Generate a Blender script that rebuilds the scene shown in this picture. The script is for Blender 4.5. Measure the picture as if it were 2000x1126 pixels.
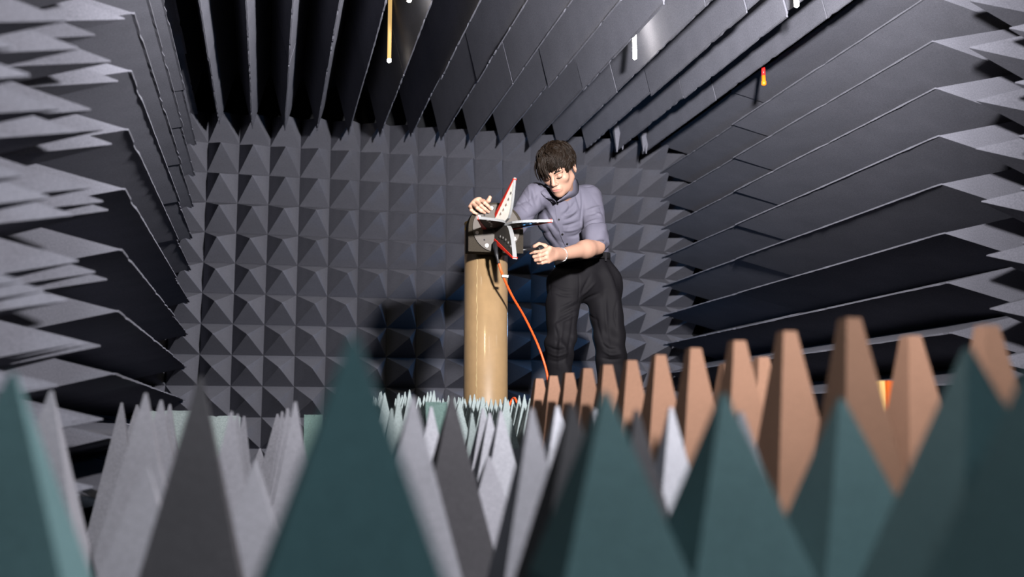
import bpy, bmesh, math, random
import numpy as np
from mathutils import Vector, Matrix
from mathutils.bvhtree import BVHTree
random.seed(7); np.random.seed(7)
for o in list(bpy.data.objects): bpy.data.objects.remove(o)
scene = bpy.context.scene
C = scene.collection

# ------------------------------------------------------------------ camera
F = 2000.0; CZ = 0.375                      # focal length in pixels, camera height above the floor
_phi = math.atan(.1385)
_d = np.array([-.24, -.1385, -1.]); _d /= np.linalg.norm(_d)          # chamber axis in camera coords
_z = np.array([0, math.cos(_phi), -math.sin(_phi)]); _x = np.cross(_d, _z)
cam = bpy.data.cameras.new('camera'); cam_o = bpy.data.objects.new('camera', cam); C.objects.link(cam_o)
cam.sensor_width = 36; cam.lens = 36 * F / 2000; cam.clip_start = .02
M = Matrix(((_x[0], _x[1], _x[2], 0), (_d[0], _d[1], _d[2], 0), (_z[0], _z[1], _z[2], CZ), (0, 0, 0, 1)))
cam_o.matrix_world = M
cam.dof.use_dof = True; cam.dof.focus_distance = 5.1; cam.dof.aperture_fstop = 1.7
scene.camera = cam_o
def P(px, py, Y):
    """point at chamber depth Y seen in the direction (px, py); world coordinates"""
    v = np.array([(px - 1000) / F, -(py - 563) / F, -1.])
    r = np.array([v @ _x, v @ _d, v @ _z]); r = r / r[1] * Y
    return np.array([r[0], r[1], r[2] + CZ])

# ------------------------------------------------------------------ light
w = bpy.data.worlds.new('world'); scene.world = w; w.use_nodes = True
bg = w.node_tree.nodes['Background']; bg.inputs[0].default_value = (.25, .55, .8, 1); bg.inputs[1].default_value = .0
def point(name, loc, power, col, r):
    l = bpy.data.lights.new(name, 'POINT'); l.energy = power; l.color = col; l.shadow_soft_size = r
    o = bpy.data.objects.new(name, l); C.objects.link(o); o.location = loc; return o
def spot(name, loc, target, power, col, r, angle, blend):
    l = bpy.data.lights.new(name, 'SPOT'); l.energy = power; l.color = col; l.shadow_soft_size = r
    l.spot_size = math.radians(angle); l.spot_blend = blend
    o = bpy.data.objects.new(name, l); C.objects.link(o); o.location = loc
    o.rotation_euler = (Vector(target) - Vector(loc)).to_track_quat('-Z', 'Y').to_euler(); return o
KEY = (1.08, 1.42, CZ + 1.22)
spot('flash_key', KEY, (1.0, 5.0, CZ + 2.0), 2300, (1, .97, .97), .08, 98, .85)
point('flash_spill', KEY, 640, (1, .96, .95), .08)
spot('added_fill', (.0, -.7, CZ + 1.0), (.12, 1.2, CZ - .1), 165, (.80, .95, 1.0), .25, 75, 1.0)  # unseen fill light, added to brighten the near teal pyramids
point('added_blue', (1.60, 6.15, CZ + .70), 9, (.14, .46, .95), .05)  # unseen lamp added behind the person to tint the shadowed wall blue
scene.view_settings.view_transform = 'Standard'; scene.view_settings.look = 'None'
scene.view_settings.gamma = 1; scene.view_settings.use_curve_mapping = False
scene.view_settings.exposure = 0.0

# ------------------------------------------------------------------ materials
MAT = {}; ALB = .42                          # dark, sound and radio absorbing surfaces
def mat(name, col, rough=.9, metal=0, noise=0, nscale=300, bump=0, bscale=400, emit=None, estr=0, rnd=0, coat=0, spec=.3, mott=0, mscale=6, croug=.25):
    m = bpy.data.materials.new(name); m.use_nodes = True; MAT[name] = m
    nt = m.node_tree; b = nt.nodes['Principled BSDF']; N = nt.nodes.new; L = nt.links.new
    if not emit and metal < .3: col = tuple(c * ALB for c in col); spec *= .5
    b.inputs['Roughness'].default_value = rough; b.inputs['Metallic'].default_value = metal
    b.inputs['Specular IOR Level'].default_value = spec; b.inputs['Coat Weight'].default_value = coat
    b.inputs['Coat Roughness'].default_value = croug
    tc = N('ShaderNodeTexCoord'); out = None
    rgb = N('ShaderNodeRGB'); rgb.outputs[0].default_value = (*col, 1); out = rgb.outputs[0]
    def mul(sock, lo, hi):
        nonlocal out
        mr = N('ShaderNodeMapRange'); mr.inputs['To Min'].default_value = lo; mr.inputs['To Max'].default_value = hi
        L(sock, mr.inputs['Value']); vm = N('ShaderNodeVectorMath'); vm.operation = 'SCALE'
        L(out, vm.inputs[0]); L(mr.outputs[0], vm.inputs['Scale']); out = vm.outputs[0]
    if noise:
        n = N('ShaderNodeTexNoise'); n.inputs['Scale'].default_value = nscale; n.inputs['Detail'].default_value = 3
        L(tc.outputs['Object'], n.inputs['Vector']); mul(n.outputs['Fac'], 1 - noise, 1 + noise)
    if mott:
        n = N('ShaderNodeTexNoise'); n.inputs['Scale'].default_value = mscale; n.inputs['Detail'].default_value = 4
        L(tc.outputs['Object'], n.inputs['Vector']); mul(n.outputs['Fac'], 1 - mott, 1 + mott)
    if rnd:
        oi = N('ShaderNodeObjectInfo'); mul(oi.outputs['Random'], 1 - rnd, 1 + rnd)
    L(out, b.inputs['Base Color'])
    if bump:
        n = N('ShaderNodeTexNoise'); n.inputs['Scale'].default_value = bscale; n.inputs['Detail'].default_value = 2
        L(tc.outputs['Object'], n.inputs['Vector']); bp = N('ShaderNodeBump'); bp.inputs['Strength'].default_value = bump
        bp.inputs['Distance'].default_value = .002; L(n.outputs['Fac'], bp.inputs['Height']); L(bp.outputs[0], b.inputs['Normal'])
    if emit:
        b.inputs['Emission Color'].default_value = (*emit, 1); b.inputs['Emission Strength'].default_value = estr
    return m
foam = dict(rough=.95, noise=.42, nscale=190, bump=.5, bscale=500, spec=.12, mott=.18, mscale=5)
mat('foam_wall', (.232, .236, .285), rnd=.08, **foam)
mat('foam_side', (.232, .236, .285), rnd=.10, **foam)
mat('foam_ceiling', (.232, .236, .285), rnd=.10, **foam)
mat('foam_grey', (.235, .235, .27), rnd=.08, **foam)
mat('foam_pale', (.37, .375, .425), rnd=.06, **foam)
mat('foam_mint', (.24, .285, .29), rnd=.06, **foam)
mat('foam_green', (.10, .155, .145), rnd=.06, **foam)
mat('foam_teal', (.072, .130, .142), rnd=.05, **foam)
mat('foam_shaded', (.052, .051, .058), rnd=.06, **foam)  # grey floor foam with the shade of its unlit front put into the colour
mat('foam_brown', (.24, .135, .092), rnd=.08, **dict(foam, noise=.38, nscale=330))
mat('foam_base', (.02, .021, .024), **foam)
mat('tan_tube', (.25, .163, .083), rough=.42, noise=.1, nscale=40, mott=.12, mscale=14, coat=.5, spec=.4, croug=.13, bump=.1, bscale=60)
mat('tube_rim', (.36, .27, .14), rough=.6)
mat('yellow_plastic', (.75, .5, .03), rough=.5)
mat('black_block', (.026, .021, .015), spec=.15, rough=.8, noise=.5, nscale=220, bump=.9, bscale=220)
mat('grey_metal', (.075, .067, .060), rough=.6, metal=.1, spec=.15, noise=.08, nscale=90)
mat('fin_metal_lit', (.85, .85, .80), rough=.5, metal=.3, noise=.06, nscale=60)  # upper fin only: its brightly lit face is put into the base colour
mat('bright_metal', (.24, .245, .25), rough=.4, metal=.2)
mat('bolt_metal', (.40, .39, .38), rough=.3, metal=.9)
mat('hole_black', (.01, .01, .012), rough=.8)
mat('red_tape', (.72, .028, .012), rough=.45, noise=.1, nscale=80)
mat('orange_cable', (.85, .10, .02), rough=.4)
mat('black_rubber', (.012, .012, .014), rough=.45)
mat('white_plastic', (.8, .8, .78), rough=.5)
mat('skin', (.47, .27, .195), rough=.5, noise=.05, nscale=120, mott=.10, mscale=16, spec=.35, bump=.15, bscale=600)
mat('lips', (.50, .20, .17), rough=.45)
mat('hair', (.013, .0075, .0045), rough=.5, noise=.35, nscale=90, spec=.2)
mat('shirt_cloth', (.135, .130, .175), rough=.72, noise=.06, nscale=500, spec=.25, bump=.3, bscale=45)
mat('trouser_cloth', (.0075, .0068, .009), rough=.75, noise=.1, nscale=500, bump=.3, bscale=30, spec=.16)
mat('belt_leather', (.02, .019, .02), rough=.4, bump=.2)
mat('buckle_metal', (.35, .34, .34), rough=.3, metal=.9)
mat('shoe_leather', (.012, .011, .010), rough=.35)
mat('silver_chain', (.8, .8, .82), rough=.2, metal=.9)
mat('plywood', (.10, .08, .06), rough=.8, noise=.1)
mat('lamp_warm', (.12, .08, .03), rough=.5, spec=.05, emit=(.95, .60, .22), estr=.75)
mat('lamp_white', (.9, .9, .9), rough=.4, emit=(1, .93, .80), estr=45)
mat('lamp_cap', (.9, .9, .9), rough=.4, emit=(1, .88, .66), estr=80)
mat('lamp_bright', (.9, .9, .9), rough=.4, emit=(1, .84, .48), estr=480)
mat('orange_lens', (.9, .16, .01), rough=.35, emit=(1, .16, .01), estr=.55)
mat('red_lens', (.75, .02, .02), rough=.3, emit=(1, .02, .02), estr=.2)
mat('orange_paint', (.85, .16, .02), rough=.5)
mat('cream_paint', (.95, .62, .22), rough=.5)

# ------------------------------------------------------------------ helpers
WL = {}                                      # world location of every root / part
def mesh(name, v, f, smooth=False):
    me = bpy.data.meshes.new(name); me.from_pydata([tuple(map(float, p)) for p in v], [], [tuple(map(int, q)) for q in f])
    if smooth: me.polygons.foreach_set('use_smooth', [True] * len(me.polygons))
    me.update(); return me
def link(name, me, m=None, parent=None, loc=(0, 0, 0), rot=None):
    """loc is a world location; the parent chain is never rotated"""
    o = bpy.data.objects.new(name, me); C.objects.link(o); loc = Vector(loc)
    if parent: o.parent = parent; o.location = loc - WL[parent]
    else: o.location = loc
    if rot is not None: o.rotation_euler = rot
    WL[o] = loc
    if m and me is not None and not len(me.materials): me.materials.append(MAT[m])
    return o
def tag(o, label=None, cat=None, group=None, kind=None):
    if label: o['label'] = label
    if cat: o['category'] = cat
    if group: o['group'] = group
    if kind: o['kind'] = kind
    return o
def empty(name, loc, label, cat, group=None):
    o = bpy.data.objects.new(name, None); C.objects.link(o); o.location = Vector(loc); WL[o] = Vector(loc)
    o.empty_display_size = .05
    return tag(o, label, cat, group)
def part(name, vf, m, parent, smooth=False):
    """vf in world coordinates, stored relative to the parent's own location"""
    v, f = vf; L0 = np.array(WL[parent]) if parent else np.zeros(3)
    return link(name, mesh(name, np.asarray(v, float) - L0, f, smooth), m, parent, L0)
def box(x0, x1, y0, y1, z0, z1):
    v = [(x, y, z) for z in (z0, z1) for y in (y0, y1) for x in (x0, x1)]
    return v, [(0, 2, 3, 1), (4, 5, 7, 6), (0, 1, 5, 4), (2, 6, 7, 3), (0, 4, 6, 2), (1, 3, 7, 5)]
def join(*vfs):
    V, Fc = [], []
    for v, f in vfs:
        n = len(V); V += [tuple(p) for p in v]; Fc += [tuple(i + n for i in q) for q in f]
    return V, Fc
def frame(t):
    t = np.asarray(t, float); t = t / np.linalg.norm(t)
    a = np.array([0, 0, 1.]) if abs(t[2]) < .9 else np.array([1., 0, 0])
    u = np.cross(a, t); u /= np.linalg.norm(u); return u, np.cross(t, u), t
def tube(pts, rad, n=10, caps=True):
    pts = np.asarray(pts, float); m = len(pts)
    rad = np.ones(m) * rad if np.isscalar(rad) else np.asarray(rad, float)
    V, Fc = [], []; u = None
    for i in range(m):
        t = pts[min(i + 1, m - 1)] - pts[max(i - 1, 0)]; t = t / (np.linalg.norm(t) + 1e-12)
        if u is None: u, v, _ = frame(t)
        else:
            u = u - t * (u @ t); u /= np.linalg.norm(u); v = np.cross(t, u)
        for k in range(n):
            a = 2 * math.pi * k / n; V.append(pts[i] + rad[i] * (math.cos(a) * u + math.sin(a) * v))
    for i in range(m - 1):
        for k in range(n):
            a, b = i * n + k, i * n + (k + 1) % n; Fc.append((a, b, b + n, a + n))
    if caps: Fc.append(tuple(range(n - 1, -1, -1))); Fc.append(tuple((m - 1) * n + k for k in range(n)))
    return V, Fc
def cyl(a, b, r, n=20, r2=None):
    return tube([a, b], [r, r if r2 is None else r2], n)
def spline(pts, per=8):
    pts = [np.asarray(p, float) for p in pts]; out = []
    Q = [2 * pts[0] - pts[1]] + pts + [2 * pts[-1] - pts[-2]]
    for i in range(1, len(Q) - 2):
        for k in range(per):
            t = k / per; a, b, c, d = Q[i - 1:i + 3]
            out.append(.5 * (2 * b + (c - a) * t + (2 * a - 5 * b + 4 * c - d) * t * t + (3 * b - a - 3 * c + d) * t ** 3))
    out.append(pts[-1]); return np.array(out)

# foam pieces, tip at the local origin's +Z side: base at z=0, apex at z=h
def pyramid_mesh(name, wx, wy, h, base=.03, top=.003, bend=0., sub=1):
    rings = [(1, 0), (1, base)]
    for k in range(1, sub + 1):
        t = k / sub; rings.append((1 - t, base + (h - base) * t))
    V, Fc = [], []
    for s, z in rings:
        a, b = max(wx / 2 * s, top), max(wy / 2 * s, top)
        t = (z - base) / (h - base) if z > base else 0
        ox = bend * t * t
        V += [(-a + ox, -b, z), (a + ox, -b, z), (a + ox, b, z), (-a + ox, b, z)]
    for i in range(len(rings) - 1):
        for k in range(4):
            a, b = 4 * i + k, 4 * i + (k + 1) % 4; Fc.append((a, b, b + 4, a + 4))
    n = len(V); Fc += [(3, 2, 1, 0), (n - 4, n - 3, n - 2, n - 1)]
    return mesh(name, V, Fc)
def wedge_mesh(name, wdt, length, h, base=.03, seed=0, wav=.0024, nseg=40):
    """ridge runs along local Y from 0 to length, base at z=0, ridge at z=h"""
    rg = random.Random(seed); V, Fc = [], []; ph = [rg.uniform(0, 6.3) for _ in range(4)]
    for i in range(nseg + 1):
        t = i / nseg; y = length * t
        zx = wav * (math.sin(3.1 * t * 2 + ph[0]) + .5 * math.sin(9 * t + ph[1])) * .6
        dz = -abs(rg.gauss(0, wav * .25)) - (wav * 2.2 if rg.random() < .10 else 0)
        r = .0028 + (abs(rg.gauss(0, .001)))
        q = wdt / 2 * .012 / (h - base)
        V += [(-wdt / 2, y, 0), (wdt / 2, y, 0), (wdt / 2, y, base), (q, y, h - .012), (r + zx * .5, y, h + dz), (-r + zx * .5, y, h + dz), (-q, y, h - .012), (-wdt / 2, y, base)]
    for i in range(nseg):
        for k in range(8):
            a, b = 8 * i + k, 8 * i + (k + 1) % 8; Fc.append((a, a + 8, b + 8, b))
    Fc.append(tuple(range(8))); Fc.append(tuple(8 * nseg + k for k in range(7, -1, -1)))
    return mesh(name, V, Fc)
PI = math.pi
TO_MINUS_Y = (PI / 2, 0, 0)                  # +Z -> -Y (back wall pieces)
TO_PLUS_X = Matrix(((0, 0, 1), (0, 1, 0), (-1, 0, 0))).to_euler()    # z->x, y stays (left wall pieces)
TO_MINUS_X = Matrix(((0, 0, -1), (0, 1, 0), (1, 0, 0))).to_euler()   # right wall pieces
DOWN = (0, PI, 0)                            # ceiling pieces, y stays

# ------------------------------------------------------------------ the chamber
p = .2032; PH = .42
XB, XL, XR, YB, ZC = 7.0, -.48, 2.665, 7.0, CZ + 1.914
XLb, XRb, ZCb, YN = XL - .43, XR + .43, ZC + .42, -1.6
def struct(name, b, m='foam_base'):
    o = part(name, box(*b), m, None); return tag(o, kind='structure')
floor = struct('floor', (XLb - .1, XRb + .1, YN, YB + .1, -.08, 0))
ceil = struct('ceiling', (XLb - .1, XRb + .1, YN, YB + .1, ZCb, ZCb + .08))
wall_b = struct('wall_back', (XLb - .1, XRb + .1, YB, YB + .08, 0, ZCb))
wall_l = struct('wall_left', (XLb - .08, XLb, YN, YB, 0, ZCb))
wall_r = struct('wall_right', (XRb, XRb + .08, YN, YB, 0, ZCb))
wall_f = struct('wall_front', (XLb - .1, XRb + .1, YN - .08, YN, 0, ZCb))

# back wall: one pyramid per cell
bp = [pyramid_mesh('foam_pyramid', p * .995, p * .995, PH + g, base=.02, top=.0012, bend=bd) for g, bd in ((0, 0), (.004, .003), (-.004, -.003))]
x0c = -.44; z0r = CZ + 1.711
for i in range(-2, 18):
    for j in range(-9, 3):
        xc, zc = x0c + (i + .5) * p, z0r + (j - .5) * p
        if xc + p / 2 > XRb + .02 or zc - p / 2 < -.02 or xc - p / 2 < XLb - .1: continue
        if zc + p / 2 > ZCb + .03: continue
        link('foam_pyramid', random.choice(bp), 'foam_wall', wall_b, (xc, YB - .001, zc), TO_MINUS_Y)

# ceiling wedges, ridges along the chamber
segs = [(5.345, 6.56), (4.12, 5.335), (2.89, 4.11), (1.66, 2.88), (.44, 1.65)]
wm = {}
def wedge(L, h, k):
    key = (round(L, 3), round(h, 3), k)
    if key not in wm: wm[key] = wedge_mesh('foam_wedge', p * .985, L, h, seed=hash(key) % 9999)
    return wm[key]
for i in range(-3, 15):
    xt = -.338 - .014 + .2035 * i
    if xt < XLb + .05 or xt > 2.56: continue
    for s, (a, b) in enumerate(segs):
        hh = .425 - (.012 if (i + s) % 3 == 0 else 0) + (.01 if s % 2 else 0)
        link('foam_wedge', wedge(b - a, hh, (i + s) % 4), 'foam_ceiling', ceil, (xt, a, ZCb + .001), DOWN)
# short spikes hanging at the far right corner of the ceiling
sp = pyramid_mesh('foam_spike', .11, .09, .44, base=.02, top=.003)
for px, py, Y in ((1205, 297, 6.40), (1216, 292, 6.42), (1241, 262, 6.5), (1262, 300, 6.44), (1257, 296, 6.38), (1290, 276, 6.5)):
    t = P(px, py, Y); link('foam_spike', sp, 'foam_ceiling', ceil, (t[0], Y, t[2] + .44), DOWN)

# side walls: wedges far, pyramids near
zr = [CZ + 1.813 + p - p * k for k in range(0, 12)]
for z in zr:
    if z - p * .45 < 0 or z + p * .5 > ZCb: continue
    k = int(z * 100)
    j = 5.45 + random.uniform(-.03, .03)
    link('foam_wedge', wedge(6.66 - 5.45, .43, k % 4), 'foam_side', wall_r, (XRb + .001, 5.45, z), TO_MINUS_X)
    link('foam_wedge', wedge(5.46 - 3.57, .448, k % 4), 'foam_side', wall_r, (XRb + .001, 3.57, z - .004), TO_MINUS_X)
    link('foam_wedge', wedge(6.66 - 5.56, .42, (k + 1) % 4), 'foam_side', wall_l, (XLb - .001, 5.56, z), TO_PLUS_X)
    link('foam_wedge', wedge(5.55 - 3.52, .432, (k + 1) % 4), 'foam_side', wall_l, (XLb - .001, 3.52, z - .006), TO_PLUS_X)
lp = [pyramid_mesh('foam_pyramid', p * .99, .21, .43 + g, base=.02, top=.0025, bend=bd) for g, bd in ((0, 0), (.01, .004), (-.008, -.006))]
for c in range(9):
    yc = 3.25 - .217 * c
    for k in range(-5, 8):
        zc = CZ + .863 - .2065 * k - (.108 if c >= 3 else 0) - (.01 * c)
        if zc - .1 < 0 or zc + .1 > ZCb: continue
        link('foam_pyramid', random.choice(lp), 'foam_side', wall_l, (XLb - .001, yc, zc), TO_PLUS_X)
for c in range(5):
    yc = 3.355 - .215 * c
    for k in range(-5, 8):
        zc = CZ + .877 - .2055 * k
        if zc - .1 < 0 or zc + .1 > ZCb: continue
        link('foam_pyramid', random.choice(lp), 'foam_side', wall_r, (XRb + .001, yc, zc), TO_MINUS_X)

# ------------------------------------------------------------------ floor absorbers
pm = {}
def fpyr(h, wd, bend, top=.003, base=.05):
    key = (round(h, 3), wd, bend, top, base)
    if key not in pm: pm[key] = pyramid_mesh('foam_pyramid', wd, wd, h, base=base, top=top, bend=bend, sub=6 if bend else 1)
    return pm[key]
taken = []
ORD = ['nearest', 'second nearest', 'third nearest', 'fourth nearest', 'fifth nearest', 'sixth nearest', 'seventh nearest', 'eighth nearest', 'ninth nearest', 'tenth nearest', 'farthest']
FP = [  # tip px, tip py, depth, material, label
 (25, 728, 1.26, 'foam_teal', 'blurred teal foam pyramid at the left edge of the foreground'),
 (100, 763, 2.15, 'foam_grey', 'grey foam pyramid standing just right of the leftmost teal one'),
 (238, 786, 3.3, 'foam_grey', 'small grey floor pyramid left of the pair leaning before the left wall'),
 (268, 790, 3.52, 'foam_grey', 'thin grey floor pyramid half hidden between two grey neighbours at left'),
 (285, 767, 2.5, 'foam_grey', 'front grey pyramid of the receding row on the left'),
 (315, 781, 2.88, 'foam_grey', 'middle grey pyramid of the receding row on the left'),
 (332, 789, 3.2, 'foam_grey', 'rear grey pyramid of the receding row on the left'),
 (392, 735, 1.72, 'foam_shaded', 'large shaded grey foam pyramid left of the big teal one'),
 (452, 803, 2.6, 'foam_grey', 'grey pyramid showing just behind the large shaded grey one'),
 (464, 808, 2.9, 'foam_grey', 'second grey pyramid behind the large shaded grey one'),
 (477, 812, 3.2, 'foam_grey', 'third grey pyramid behind the large shaded grey one'),
 (577, 784, 2.6, 'foam_grey', 'lit grey pyramid at the front of the row left of the big teal one'),
 (562, 797, 2.9, 'foam_grey', 'second lit grey pyramid in the row left of the big teal one'),
 (551, 803, 3.2, 'foam_grey', 'third lit grey pyramid in the row left of the big teal one'),
 (542, 808, 3.5, 'foam_grey', 'last lit grey pyramid in the row left of the big teal one'),
 (690, 655, .92, 'foam_teal', 'largest teal foam pyramid, strongly blurred, left of the tan column'),
 (806, 774, 1.9, 'foam_grey', 'grey pyramid just right of the largest teal one'),
 (842, 794, 2.8, 'foam_pale', 'pale worn pyramid between a grey and a shaded grey one'),
 (882, 770, 2.3, 'foam_shaded', 'shaded grey pyramid in front of the tan column, to its left'),
 (765, 797, 3.3, 'foam_mint', 'pale mint pyramid behind the right flank of the largest teal one'),
 (778, 770, 3.62, 'foam_mint', 'tall pale mint pyramid before the spiked tiles'),
 (978, 801, 2.72, 'foam_pale', 'brightly lit white pyramid below the tan column'),
 (956, 806, 2.95, 'foam_pale', 'pinkish white pyramid behind the bright one below the column'),
 (943, 797, 3.2, 'foam_pale', 'white pyramid left of the pinkish one below the column'),
 (922, 806, 3.42, 'foam_mint', 'pale mint pyramid at the foot of the tan column'),
 (1038, 797, 1.8, 'foam_grey', 'warm grey pyramid in front of the first brown flat tops'),
 (1088, 793, 2.12, 'foam_pale', 'pale pyramid wedged between warm grey and shaded grey ones'),
 (1116, 788, 1.42, 'foam_shaded', 'shaded brownish grey pyramid left of the middle teal one'),
 (1160, 798, 1.93, 'foam_pale', 'narrow pale pyramid behind the left middle teal one'),
 (1182, 764, 1.2, 'foam_teal', 'teal pyramid below the person, left of three alike'),
 (1243, 800, 1.62, 'foam_shaded', 'shaded grey pyramid right of the teal one below the person'),
 (1310, 795, 1.78, 'foam_pale', 'pale lit pyramid between two teal ones before the brown row'),
 (1412, 768, 1.2, 'foam_teal', 'teal pyramid between the pale lit one and the nearest brown tops'),
 (1446, 803, 1.44, 'foam_grey', 'grey pyramid peeking out right of the middle teal one'),
 (1642, 778, 1.2, 'foam_teal', 'teal pyramid in front of the nearest brown flat top'),
 (1890, 680, 1.0, 'foam_teal', 'tall blurred teal pyramid at the lower right'),
 (2010, 720, .80, 'foam_teal', 'teal pyramid cut off by the right edge of the picture'),
]
tips = [P(px, py, Y) for px, py, Y, _, _ in FP]
for k, (px, py, Y, m, lab) in enumerate(FP):
    t = tips[k]; wd = .195 if m != 'foam_mint' else .12
    if m == 'foam_pale': wd = .17
    wd = min([wd] + [max(abs(t[0] - q[0]), abs(t[1] - q[1])) * .995 for j, q in enumerate(tips) if j != k])
    wd = round(max(wd, .10), 3)
    o = link('foam_pyramid', fpyr(round(t[2], 3), wd, 0., base=round(t[2] - wd * 1.42, 3) if m == 'foam_teal' else .05).copy(), m, None, (t[0], t[1], 0))
    tag(o, lab, 'foam absorber', 'pointed foam pyramids on the floor'); taken.append((t[0], t[1], .15))
# brown flat-topped ones
def brown(x, y, h, lab):
    o = link('flat_topped_pyramid', fpyr(h, .184, 0., .0135), 'foam_brown', None, (x, y, 0))
    tag(o, lab, 'foam absorber', 'brown flat-topped foam pyramids'); taken.append((x, y, .16))
r1 = [1.53, 1.745, 1.955, 2.18, 2.395, 2.60, 2.80, 2.99, 3.185, 3.375, 3.56]
for k, y in enumerate(r1):
    brown(.945, y, CZ + .185 + random.uniform(-.002, .002), ORD[k] + ' brown flat-topped foam pyramid in the long row before the person')
r2 = [1.48, 1.69, 1.89, 2.29, 2.49, 2.68]
for k, y in enumerate(r2):
    brown(1.170, y, CZ + .175 + random.uniform(-.002, .002), ORD[k] + ' brown flat-topped foam pyramid in the shorter row by the right wall')
# low grey filler pyramids that line the rest of the floor
fl = pyramid_mesh('foam_pyramid', .18, .18, .31, base=.05, top=.003)
for i in range(17):
    for j in range(32):
        x, y = -.40 + .19 * i, .86 + .19 * j
        if y > 6.55 or x > 2.55 or y < 1.75: continue
        if any(abs(x - a) < r and abs(y - b) < r for a, b, r in taken): continue
        if .15 < x < 2.1 and 3.55 < y < 5.9: continue
        if x < .3 and 3.9 < y: continue
        if .84 < x < 1.3 and y < 3.7: continue
        link('foam_pyramid', fl, 'foam_grey', floor, (x, y, 0))

# floor wedges behind (ridges across the chamber)
def floor_wedge(px0, px1, py, Y, m, lab, h=None):
    a, b = P(px0, py, Y), P(px1, py, Y); L = b[0] - a[0]
    me = wedge_mesh('foam_wedge', .2, L, a[2], base=.06, seed=int(px0), wav=.002, nseg=12)
    o = link('foam_wedge', me, m, None, (b[0], Y, 0), (0, 0, PI / 2))
    tag(o, lab, 'foam absorber', 'foam wedges lying across the floor')
floor_wedge(290, 392, 801, 4.3, 'foam_mint', 'pale mint floor wedge by the left wall')
floor_wedge(398, 470, 811, 4.52, 'foam_mint', 'pale floor wedge seen past the large shaded pyramid')
floor_wedge(594, 630, 809, 4.3, 'foam_green', 'dark green floor wedge left of the largest teal pyramid')
floor_wedge(640, 690, 812, 4.6, 'foam_green', 'green floor wedge hidden behind the largest teal pyramid')
floor_wedge(831, 873, 784, 3.72, 'foam_green', 'green foam wedge standing before the spiked tiles')

# finely spiked tiles round the column foot
def spiked_tile(x0, x1, y0, y1, zb, h, pitch, m, lab):
    r = empty('spiked_foam_tile', ((x0 + x1) / 2, (y0 + y1) / 2, 0), lab, 'foam absorber', 'finely spiked foam tiles')
    part('base_block', box(x0, x1, y0, y1, 0, zb), 'foam_grey', r)
    nx, ny = round((x1 - x0) / pitch), round((y1 - y0) / pitch); px_, py_ = (x1 - x0) / nx, (y1 - y0) / ny
    ms = [pyramid_mesh('spike', px_, py_, h + random.uniform(-.012, .014), base=.005, top=.0012, bend=random.uniform(-.006, .006), sub=3) for _ in range(6)]
    for i in range(nx):
        for j in range(ny):
            xx, yy = x0 + (i + .5) * px_, y0 + (j + .5) * py_
            if (xx - .959) ** 2 + (yy - 4.55) ** 2 < .13 ** 2: continue
            link('spike', random.choice(ms), m, r, (xx, yy, zb))
spiked_tile(.30, .66, 3.86, 4.34, CZ - .06, .20, .082, 'foam_mint', 'white spiked foam tile left of the tan column')
spiked_tile(.664, 1.03, 3.82, 4.43, CZ - .07, .20, .082, 'foam_mint', 'white spiked foam tile at the foot of the tan column')

# platform the person stands on
PT = .215
pf = empty('platform', (1.5, 5.1, 0), 'low dark platform behind the brown pyramids, under the person', 'platform')
for k in range(4):
    part('plank', box(1.14, 1.98, 4.64 + .25 * k, 4.64 + .25 * k + .245, PT - .03, PT), 'plywood', pf)
part('support', box(1.2, 1.92, 4.7, 5.55, 0, PT - .03), 'plywood', pf)

# ------------------------------------------------------------------ column, antenna
COL = np.array([.959, 4.55, 0]); CT = P(949, 436, 4.55)[2]; CR = .1
col = empty('column', COL, 'tan tubular column carrying the antenna', 'column')
n = 64; V, Fc = [], []
prof = [(CR, 0), (CR, CT), (CR - .008, CT), (CR - .008, CT - .08)]
for r, z in prof:
    for k in range(n): V.append((COL[0] + r * math.cos(2 * PI * k / n), COL[1] + r * math.sin(2 * PI * k / n), z))
for i in range(3):
    for k in range(n): a, b = i * n + k, i * n + (k + 1) % n; Fc.append((a, b, b + n, a + n))
part('tube', (V, Fc), 'tan_tube', col, True)
V, Fc = [], []
for i, (r, z) in enumerate([(CR + .0006, CT - .012), (CR + .0012, CT - .001), (CR + .0006, CT + .001), (CR - .0085, CT + .001)]):
    for k in range(n): V.append((COL[0] + r * math.cos(2 * PI * k / n), COL[1] + r * math.sin(2 * PI * k / n), z))
for i in range(3):
    for k in range(n): a, b = i * n + k, i * n + (k + 1) % n; Fc.append((a, b, b + n, a + n))
part('rim', (V, Fc), 'tube_rim', col, True)
V, Fc = [], []; rs = random.Random(5)
for k in range(60):                          # rough glue seam running down the tube
    z = .35 + (CT - .5) * k / 59; am = -PI / 2 - .62 + rs.gauss(0, .012); wv = .010 + abs(rs.gauss(0, .008))
    for da in (-wv, wv): V.append((COL[0] + (CR + .0007) * math.cos(am + da), COL[1] + (CR + .0007) * math.sin(am + da), z))
for k in range(59): Fc.append((2 * k, 2 * k + 1, 2 * k + 3, 2 * k + 2))
part('glue_seam', (V, Fc), 'tube_rim', col)
a = P(909.5, 447, 4.55); part('yellow_tab', box(a[0] - .004, a[0] + .004, 4.535, 4.555, a[2] - .008, a[2] + .006), 'yellow_plastic', col)

YF = 4.36                                    # front face of the mounting block
ctr = P(969, 446, YF); xl, xr = P(915, 445, YF)[0], P(1022, 445, YF)[0]; zb = P(968, 492.5, YF)[2]; zt = P(968, 395.5, YF)[2]
ant = empty('antenna', (ctr[0], YF, zb), 'four-finned metal antenna with red edges on a black block', 'antenna')
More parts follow.
